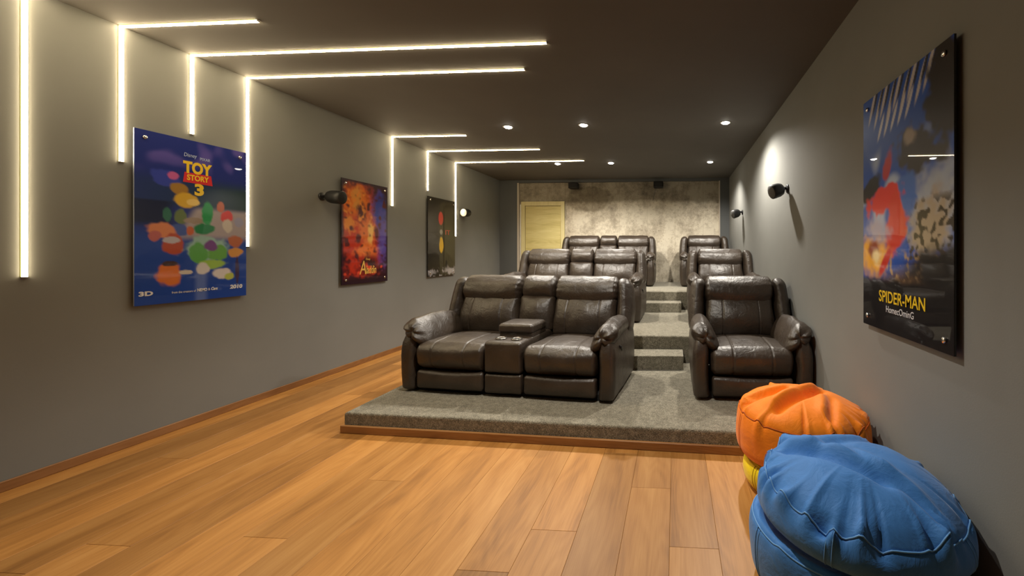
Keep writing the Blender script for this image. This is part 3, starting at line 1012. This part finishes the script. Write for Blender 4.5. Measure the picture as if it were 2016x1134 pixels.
def text(body, size, span, v, w, h, z, m, parent, shear=0.0, bold=0.0, rot=0.0, tall=1.0, name='lettering'):
    """flat lettering fitted between the two u positions of span"""
    cu = bpy.data.curves.new(name, 'FONT')
    cu.body = body
    cu.size = size
    cu.align_x = 'LEFT'
    cu.align_y = 'CENTER'
    cu.shear = shear
    cu.offset = bold
    cu.extrude = 0.0006
    cu.resolution_u = 4
    tmp = bpy.data.objects.new('tmp', cu)
    C.objects.link(tmp)
    bpy.context.view_layer.update()
    me = bpy.data.meshes.new_from_object(tmp.evaluated_get(bpy.context.evaluated_depsgraph_get()))
    bpy.data.objects.remove(tmp)
    bpy.data.curves.remove(cu)
    me.materials.clear()
    me.materials.append(m)
    xs = [q.co.x for q in me.vertices]
    ys = [q.co.y for q in me.vertices]
    x0, x1, yc = min(xs), max(xs), (min(ys) + max(ys)) / 2
    k = (span[1] - span[0]) * w / (x1 - x0)
    for q in me.vertices:
        q.co.x = (q.co.x - (x0 + x1) / 2) * k
        q.co.y = (q.co.y - yc) * tall
    o = link(bpy.data.objects.new(name, me), parent)
    o.location = (((span[0] + span[1]) / 2 - 0.5) * w, (0.5 - v) * h, z)
    o.rotation_euler = (0, 0, math.radians(rot))
    return o

T_YEL = simple('print_yellow', (0.85, 0.58, 0.02), 0.3, coat=1.0)
T_RED = simple('print_red', (0.62, 0.015, 0.02), 0.3, coat=1.0)
T_WHITE = simple('print_white', (0.78, 0.78, 0.80), 0.3, coat=1.0)
T_GOLD = simple('print_gold', (0.82, 0.50, 0.10), 0.3, coat=1.0)
T_BLUE = simple('print_light_blue', (0.45, 0.55, 0.80), 0.3, coat=1.0)
T_GREY = simple('print_grey', (0.30, 0.29, 0.28), 0.3, coat=1.0)

def poster(loc, right, w, h, label, edge, rows=(-1, 1)):
    rot = (PI / 2, 0, PI / 2 if not right else -PI / 2)
    t = empty('poster', loc, rot, label=label, cat='poster', group='glossy boards on the side walls')
    MB().box(-w / 2, w / 2, -h / 2, h / 2, 0.022, 0.032, b=0.001).build('board', edge, t)
    for sx in (-1, 1):
        for sy in rows:
            c = (sx * (w / 2 - 0.055), sy * (h / 2 - 0.055), 0)
            MB().lathe([(0.008, 0.002), (0.008, 0.033), (0.013, 0.033), (0.0135, 0.039), (0.011, 0.042), (0.0, 0.043)], 18, at=c).build('standoff_screw', M['chrome'], t, True)
    return t
ZP = 0.0325

# poster 1: blue night picture
w, h = 0.735, 1.310
p1 = poster((XL, 2.933, 1.676), False, w, h, 'large blue glossy poster with colourful shapes, nearest on the left wall', M['blue_edge'], (1,))
P = Print(w, h, 96, 170, (0.010, 0.022, 0.20))
P.n = P.warp(2.2, 9) * 0.6 + P.warp(5.2, 24) * 0.3
P.noise_mix(1.0, 6, -0.05, 0.45, sst(0.26, 0.10, P.v), (0.09, 0.07, 0.34))
P.mix(sst(0.20, 0.30, P.v) * sst(0.44, 0.40, P.v) * (0.35 + 0.65 * P.u), (0.015, 0.040, 0.045))
P.mix(sst(0.385, 0.40, P.v) * sst(0.56, 0.52, P.v) * sst(0.35, 0.22, P.u), (0.006, 0.010, 0.05))
P.mix(sst(0.50, 0.66, P.v), (0.012, 0.055, 0.34))
road = sst(0.40, 0.44, P.v) * sst(0.64, 0.58, P.v) * sst(0.0, 0.10, P.u - 0.46 + (P.v - 0.40) * 0.9) * sst(0.0, 0.06, 1.05 - P.u)
P.mix(road * 0.85, (0.42, 0.36, 0.36))
P.mix(sst(0.70, 0.82, P.v) * sst(0.62, 0.56, P.u) * sst(0.46, 0.52, P.u), (0.10, 0.16, 0.46))
for a in [(0.24, 0.255, 0.12, 0.050, (0.03, 0.05, 0.36)), (0.30, 0.235, 0.05, 0.025, (0.50, 0.10, 0.30)), (0.35, 0.315, 0.08, 0.035, (0.34, 0.18, 0.03)),
          (0.40, 0.375, 0.11, 0.045, (0.62, 0.38, 0.03)), (0.47, 0.385, 0.06, 0.02, (0.75, 0.55, 0.16)),
          (0.25, 0.47, 0.035, 0.045, (0.03, 0.14, 0.10)), (0.36, 0.48, 0.055, 0.045, (0.12, 0.17, 0.06)), (0.48, 0.50, 0.09, 0.02, (0.30, 0.24, 0.20)),
          (0.34, 0.56, 0.10, 0.035, (0.05, 0.09, 0.34)), (0.44, 0.56, 0.035, 0.03, (0.50, 0.12, 0.05)), (0.60, 0.46, 0.050, 0.085, (0.03, 0.30, 0.10)),
          (0.57, 0.545, 0.10, 0.035, (0.02, 0.20, 0.08)), (0.73, 0.40, 0.04, 0.035, (0.50, 0.14, 0.08)), (0.79, 0.46, 0.06, 0.040, (0.62, 0.05, 0.05)),
          (0.80, 0.52, 0.05, 0.045, (0.55, 0.50, 0.46)), (0.92, 0.49, 0.05, 0.035, (0.30, 0.30, 0.45)),
          (0.20, 0.565, 0.11, 0.048, (0.62, 0.22, 0.10)), (0.15, 0.60, 0.05, 0.03, (0.45, 0.12, 0.12)), (0.30, 0.655, 0.085, 0.062, (0.42, 0.07, 0.03)),
          (0.28, 0.625, 0.07, 0.018, (0.45, 0.42, 0.50)), (0.26, 0.825, 0.105, 0.070, (0.66, 0.17, 0.03)), (0.27, 0.765, 0.07, 0.016, (0.06, 0.03, 0.03)),
          (0.40, 0.82, 0.06, 0.015, (0.60, 0.55, 0.50)),
          (0.60, 0.675, 0.20, 0.075, (0.28, 0.46, 0.44)), (0.52, 0.70, 0.09, 0.065, (0.10, 0.35, 0.08)), (0.70, 0.70, 0.10, 0.055, (0.12, 0.36, 0.06)),
          (0.63, 0.655, 0.07, 0.035, (0.16, 0.05, 0.24)), (0.66, 0.775, 0.13, 0.03, (0.30, 0.50, 0.08)), (0.56, 0.80, 0.06, 0.035, (0.62, 0.60, 0.62)),
          (0.74, 0.835, 0.10, 0.035, (0.66, 0.62, 0.64)), (0.82, 0.86, 0.05, 0.025, (0.45, 0.52, 0.10)),
          (0.89, 0.62, 0.075, 0.04, (0.42, 0.12, 0.05)), (0.88, 0.70, 0.08, 0.030, (0.60, 0.28, 0.06)),
          (0.90, 0.82, 0.02, 0.09, (0.05, 0.03, 0.09))]:
    P.blob(*a[:4], a[4], soft=0.14, wob=0.5)
p1 = P.build(p1, ZP, M['print'])
text('Disney', 0.044, (0.388, 0.500), 0.098, w, h, 0.0012, T_BLUE, p1, shear=0.15)
text('PIXAR', 0.034, (0.530, 0.625), 0.105, w, h, 0.0012, T_BLUE, p1)
text('TOY', 0.125, (0.380, 0.642), 0.170, w, h, 0.0012, T_YEL, p1, bold=0.006)
pl = MB().add([(-0.098, -0.042, 0), (0.100, -0.046, 0), (0.090, 0.036, 0), (-0.088, 0.040, 0)], [(0, 1, 2, 3)])
o = pl.build('title_plate', T_RED, p1); o.location = ((0.512 - 0.5) * w, (0.5 - 0.232) * h, 0.0009)
text('STORY', 0.062, (0.412, 0.612), 0.232, w, h, 0.0020, T_YEL, p1, bold=0.002)
text('3', 0.125, (0.480, 0.565), 0.303, w, h, 0.0012, T_YEL, p1, bold=0.006)
text('3D', 0.045, (0.030, 0.137), 0.934, w, h, 0.0012, T_WHITE, p1, bold=0.002)
text('from the creators of', 0.025, (0.285, 0.492), 0.939, w, h, 0.0012, T_WHITE, p1)
text('NEMO', 0.034, (0.505, 0.596), 0.936, w, h, 0.0012, T_WHITE, p1, bold=0.001)
text('&', 0.030, (0.606, 0.624), 0.936, w, h, 0.0012, T_WHITE, p1)
text('Cars', 0.034, (0.634, 0.697), 0.934, w, h, 0.0012, T_WHITE, p1, bold=0.001, shear=0.3)
text('2010', 0.044, (0.822, 0.955), 0.932, w, h, 0.0012, T_WHITE, p1, bold=0.002, shear=0.1)

# poster 2: orange red picture
w, h = 0.730, 1.280
p2 = poster((XL, 4.680, 1.664), False, w, h, 'orange red glossy poster in the middle of the left wall', M['board'])
P = Print(w, h, 80, 140, (0.035, 0.006, 0.012))
P.n = P.warp(3.1, 8) * 0.7 + P.warp(6.4, 22) * 0.4
P.blob(0.36, 0.38, 0.42, 0.34, (0.55, 0.05, 0.008), soft=0.45, wob=0.5)
P.blob(0.30, 0.22, 0.24, 0.15, (0.78, 0.20, 0.015), soft=0.55, wob=0.6)
P.blob(0.42, 0.62, 0.40, 0.30, (0.50, 0.028, 0.008), soft=0.45, wob=0.7)
P.blob(0.80, 0.28, 0.17, 0.19, (0.03, 0.05, 0.36), soft=0.5, wob=0.7)
P.blob(0.88, 0.55, 0.12, 0.22, (0.10, 0.06, 0.36), soft=0.6, wob=0.9)
P.blob(0.30, 0.17, 0.09, 0.10, (0.70, 0.28, 0.04), soft=0.4, wob=0.8)
P.blob(0.52, 0.49, 0.20, 0.17, (0.70, 0.16, 0.03), soft=0.4, wob=0.7)
P.blob(0.60, 0.50, 0.055, 0.12, (0.86, 0.50, 0.12), soft=0.6, wob=0.8)
P.blob(0.15, 0.43, 0.11, 0.07, (0.78, 0.26, 0.03), soft=0.5, wob=0.9)
P.blob(0.50, 0.68, 0.22, 0.07, (0.78, 0.18, 0.03), soft=0.5, wob=0.8)
P.blob(0.40, 0.30, 0.09, 0.08, (0.08, 0.012, 0.014), soft=0.5, wob=0.9)
P.blob(0.34, 0.56, 0.05, 0.05, (0.10, 0.012, 0.016), soft=0.5, wob=0.9)
P.blob(0.74, 0.50, 0.05, 0.06, (0.10, 0.012, 0.016), soft=0.5, wob=0.9)
P.blob(0.55, 0.82, 0.17, 0.10, (0.04, 0.010, 0.012), soft=0.5, wob=0.8)
P.noise_mix(2.5, 14, 0.05, 0.5, sst(0.78, 0.84, P.v) * sst(0.95, 0.88, P.v), (0.75, 0.07, 0.03))
P.noise_mix(4.5, 16, 0.10, 0.5, sst(0.04, 0.12, P.v) * sst(0.55, 0.40, P.v) * sst(0.6, 0.4, P.u), (0.80, 0.26, 0.03))
P.noise_mix(8.5, 11, 0.20, 0.6, sst(0.08, 0.16, P.v) * sst(0.92, 0.80, P.v), (0.09, 0.008, 0.012))
P.mix(sst(0.93, 0.97, P.v), (0.022, 0.004, 0.010))
edge = np.minimum(np.minimum(P.u, 1 - P.u) * 1.0, np.minimum(P.v, 1 - P.v) * 1.6)
P.mix(sst(0.06, 0.015, edge) * 0.9, (0.022, 0.006, 0.016))
p2 = P.build(p2, ZP, M['print'])
text('Disney', 0.040, (0.49, 0.59), 0.765, w, h, 0.0012, T_GOLD, p2, shear=0.2)
text('A', 0.250, (0.355, 0.500), 0.845, w, h, 0.0012, T_GOLD, p2, shear=0.15)
text('laddin', 0.125, (0.495, 0.725), 0.868, w, h, 0.0012, T_GOLD, p2, shear=0.25, tall=1.15, bold=0.001)

# poster 3: dark picture
w, h = 0.758, 1.300
p3 = poster((XL, 6.290, 1.668), False, w, h, 'nearly black glossy poster with red and yellow spots, farthest on the left wall', M['board'])
P = Print(w, h, 72, 124, (0.022, 0.019, 0.016))
P.n = P.warp(3.7, 8) * 0.6 + P.warp(7.4, 20) * 0.3
P.mix(sst(0.35, 0.65, P.v) * sst(0.9, 0.75, P.v), (0.012, 0.011, 0.014))
P.blob(0.45, 0.256, 0.085, 0.085, (0.62, 0.025, 0.025), soft=0.10)
P.blob(0.46, 0.43, 0.045, 0.030, (0.34, 0.34, 0.36), soft=0.4, wob=0.8)
P.blob(0.47, 0.60, 0.075, 0.10, (0.82, 0.50, 0.015), soft=0.14, wob=0.2)
P.blob(0.78, 0.935, 0.24, 0.045, (0.42, 0.40, 0.42), soft=0.45, wob=1.2)
P.blob(0.15, 0.95, 0.14, 0.035, (0.30, 0.29, 0.31), soft=0.45, wob=1.2)
P.noise_mix(2.9, 16, 0.15, 0.5, sst(0.88, 0.91, P.v), (0.35, 0.33, 0.36))
p3 = P.build(p3, ZP, M['print'])
text('IT', 0.115, (0.62, 0.80), 0.432, w, h, 0.0012, T_RED, p3)

# poster 4: right wall
w, h = 0.765, 1.335
p4 = poster((XR, 2.046, 1.655), True, w, h, 'tall glossy poster on the right wall with blue, red and orange shapes above black', M['board'])
P = Print(w, h, 110, 192, (0.012, 0.075, 0.40))
P.n = P.warp(4.1, 8) * 0.6 + P.warp(9.4, 24) * 0.3
P.noise_mix(1.7, 5, 0.0, 0.5, sst(0.15, 0.3, P.v) * sst(0.7, 0.5, P.v), (0.40, 0.48, 0.62))
P.blob(0.86, 0.52, 0.24, 0.14, (0.34, 0.38, 0.46), soft=0.5, wob=0.9)
for i in range(9):
    P.blob(0.14 + i * 0.082, 0.045 + 0.028 * (i % 2), 0.016, 0.075, (0.50, 0.47, 0.47), rot=24, soft=0.3)
    P.blob(0.185 + i * 0.082, 0.03, 0.013, 0.06, (0.02, 0.018, 0.02), rot=24, soft=0.3)
for i in range(5):
    P.blob(0.26 + i * 0.085, 0.155 - 0.008 * i, 0.015, 0.055, (0.55, 0.55, 0.60), rot=26, soft=0.3)
P.blob(0.92, 0.15, 0.15, 0.17, (0.020, 0.015, 0.014), soft=0.18, wob=0.6)
P.blob(0.66, 0.30, 0.17, 0.085, (0.030, 0.024, 0.022), soft=0.2, wob=0.9)
P.blob(0.78, 0.34, 0.16, 0.035, (0.028, 0.022, 0.020), rot=12, soft=0.25, wob=0.8)
P.blob(0.62, 0.25, 0.06, 0.03, (0.30, 0.25, 0.20), soft=0.5, wob=1.2)
P.blob(0.12, 0.40, 0.16, 0.045, (0.012, 0.012, 0.016), rot=-22, soft=0.2, wob=0.5)
P.blob(0.34, 0.335, 0.05, 0.06, (0.42, 0.02, 0.03), rot=20, soft=0.25, wob=0.6)
P.blob(0.54, 0.46, 0.13, 0.085, (0.05, 0.14, 0.46), soft=0.2, wob=0.7)
P.blob(0.30, 0.455, 0.21, 0.060, (0.66, 0.035, 0.025), rot=-12, soft=0.16, wob=0.8)
P.blob(0.44, 0.57, 0.12, 0.120, (0.62, 0.040, 0.02), rot=18, soft=0.18, wob=0.8)
P.blob(0.20, 0.60, 0.16, 0.050, (0.40, 0.36, 0.46), soft=0.5, wob=0.9)
P.blob(0.15, 0.695, 0.19, 0.085, (0.84, 0.42, 0.05), soft=0.45, wob=0.8)
P.blob(0.17, 0.655, 0.07, 0.045, (0.30, 0.07, 0.03), soft=0.35, wob=1.0)
P.blob(0.20, 0.70, 0.05, 0.03, (0.90, 0.72, 0.35), soft=0.6, wob=1.0)
P.blob(0.80, 0.60, 0.15, 0.13, (0.36, 0.29, 0.21), rot=25, soft=0.3, wob=0.9)
P.noise_mix(3.3, 26, 0.10, 0.30, sst(0.6, 0.7, P.u + 0.4 * (P.v - 0.5)) * sst(0.46, 0.52, P.v) * sst(0.76, 0.70, P.v), (0.03, 0.022, 0.018))
P.mix(sst(0.66, 0.74, P.v + 0.16 * (P.u - 0.8) + 0.02 * P.n), (0.10, 0.055, 0.03))
P.noise_mix(5.3, 30, 0.05, 0.35, sst(0.66, 0.70, P.v) * sst(0.80, 0.76, P.v) * sst(0.2, 0.4, P.u), (0.42, 0.28, 0.14))
P.blob(0.32, 0.715, 0.035, 0.075, (0.55, 0.03, 0.015), rot=38, soft=0.25)
P.blob(0.90, 0.74, 0.30, 0.08, (0.010, 0.009, 0.010), soft=0.35, wob=0.6)
P.mix(sst(0.775, 0.805, P.v + 0.02 * P.n), (0.007, 0.006, 0.008))
p4 = P.build(p4, ZP, M['print'])
text('SPIDER-MAN', 0.088, (0.239, 0.763), 0.859, w, h, 0.0012, T_YEL, p4, bold=0.001)
text('HomecOminG', 0.050, (0.334, 0.650), 0.908, w, h, 0.0012, T_WHITE, p4)

# ------------------------------------------------------------------ speakers
def speaker(loc, rotz, label, plate='black', pitch=18, body_len=0.15, rad=0.075, arm=0.07, yaw=0, face='grille'):
    """wall speaker: local +X points out of the wall"""
    t = empty('wall_speaker', loc, (0, 0, rotz), label=label, cat='speaker', group='small black wall speakers')
    MB().lathe([(0.0, 0.0), (0.045, 0.0), (0.045, 0.010), (0.036, 0.016), (0.0, 0.018)], 24, axis='x').build('mount_plate', M[plate], t, True)
    MB().tube([(0.012, 0, 0), (arm * 0.7, 0, 0.006), (arm, 0, 0.0)], 0.014, 10).lathe([(0.0, -0.022), (0.018, -0.014), (0.023, 0.0), (0.018, 0.014), (0.0, 0.022)], 14, axis='x', at=(arm, 0, 0)).build('bracket', M['black'], t, True)
    R = Matrix.Translation((arm, 0, 0)) @ Matrix.Rotation(math.radians(yaw), 4, 'Z') @ Matrix.Rotation(math.radians(pitch), 4, 'Y')
    MB().lathe([(0.0, 0.0), (rad * 0.55, 0.004), (rad * 0.82, 0.022), (rad * 0.97, 0.055), (rad, body_len * 0.75), (rad * 0.98, body_len - 0.004), (rad * 0.93, body_len)], 32, axis='x').xf(R).build('body', M['black'], t, True)
    g = MB().lathe([(0.0, body_len + 0.016), (rad * 0.5, body_len + 0.013), (rad * 0.86, body_len + 0.004), (rad * 0.94, body_len - 0.002)][::-1], 32, axis='x').xf(R)
    g.build('grille', M[face], t, True)
    return t
speaker((XR, 4.12, 2.085), PI, 'black speaker nearer the camera on the right wall, left of the tall poster', yaw=14, arm=0.05, body_len=0.14)
speaker((XR, 6.82, 2.115), PI, 'black speaker farther back on the right wall, over the last row', yaw=14, arm=0.05, body_len=0.14)
speaker((XL, 4.095, 2.045), 0, 'dark speaker at the left edge of the orange red poster', arm=0.06, body_len=0.17, pitch=4, yaw=8, face='base_black')
speaker((XL, 7.03, 2.155), 0, 'speaker with a round face coloured as LED-lit, on the left wall, right of the black poster', arm=0.10, body_len=0.17, pitch=3, yaw=-97, face='lit_face')
for x, lab in ((-2.255, 'small black box speaker high on the concrete wall, above the door side'),
               (-0.365, 'small black box speaker high on the concrete wall, to the right')):
    t = empty('box_speaker', (x, YB + 0.06, 2.895), label=lab, cat='speaker', group='box speakers on the concrete wall')
    MB().box(-0.105, 0.105, -0.19, -0.03, -0.065, 0.065, b=0.012).build('body', M['black'], t)
    MB().box(-0.092, 0.092, -0.196, -0.188, -0.052, 0.052, b=0.003).build('grille', M['base_black'], t)
    MB().box(-0.03, 0.03, -0.035, 0.0, -0.03, 0.03, b=0.003).build('bracket', M['black'], t)
    if x > -1:
        MB().tube([(-0.05, -0.004, -0.03), (-0.07, -0.004, -0.10), (-0.10, -0.004, -0.19), (-0.125, -0.004, -0.33)], 0.005, 6).build('cable', M['grille'], t)

bpy.context.view_layer.update()
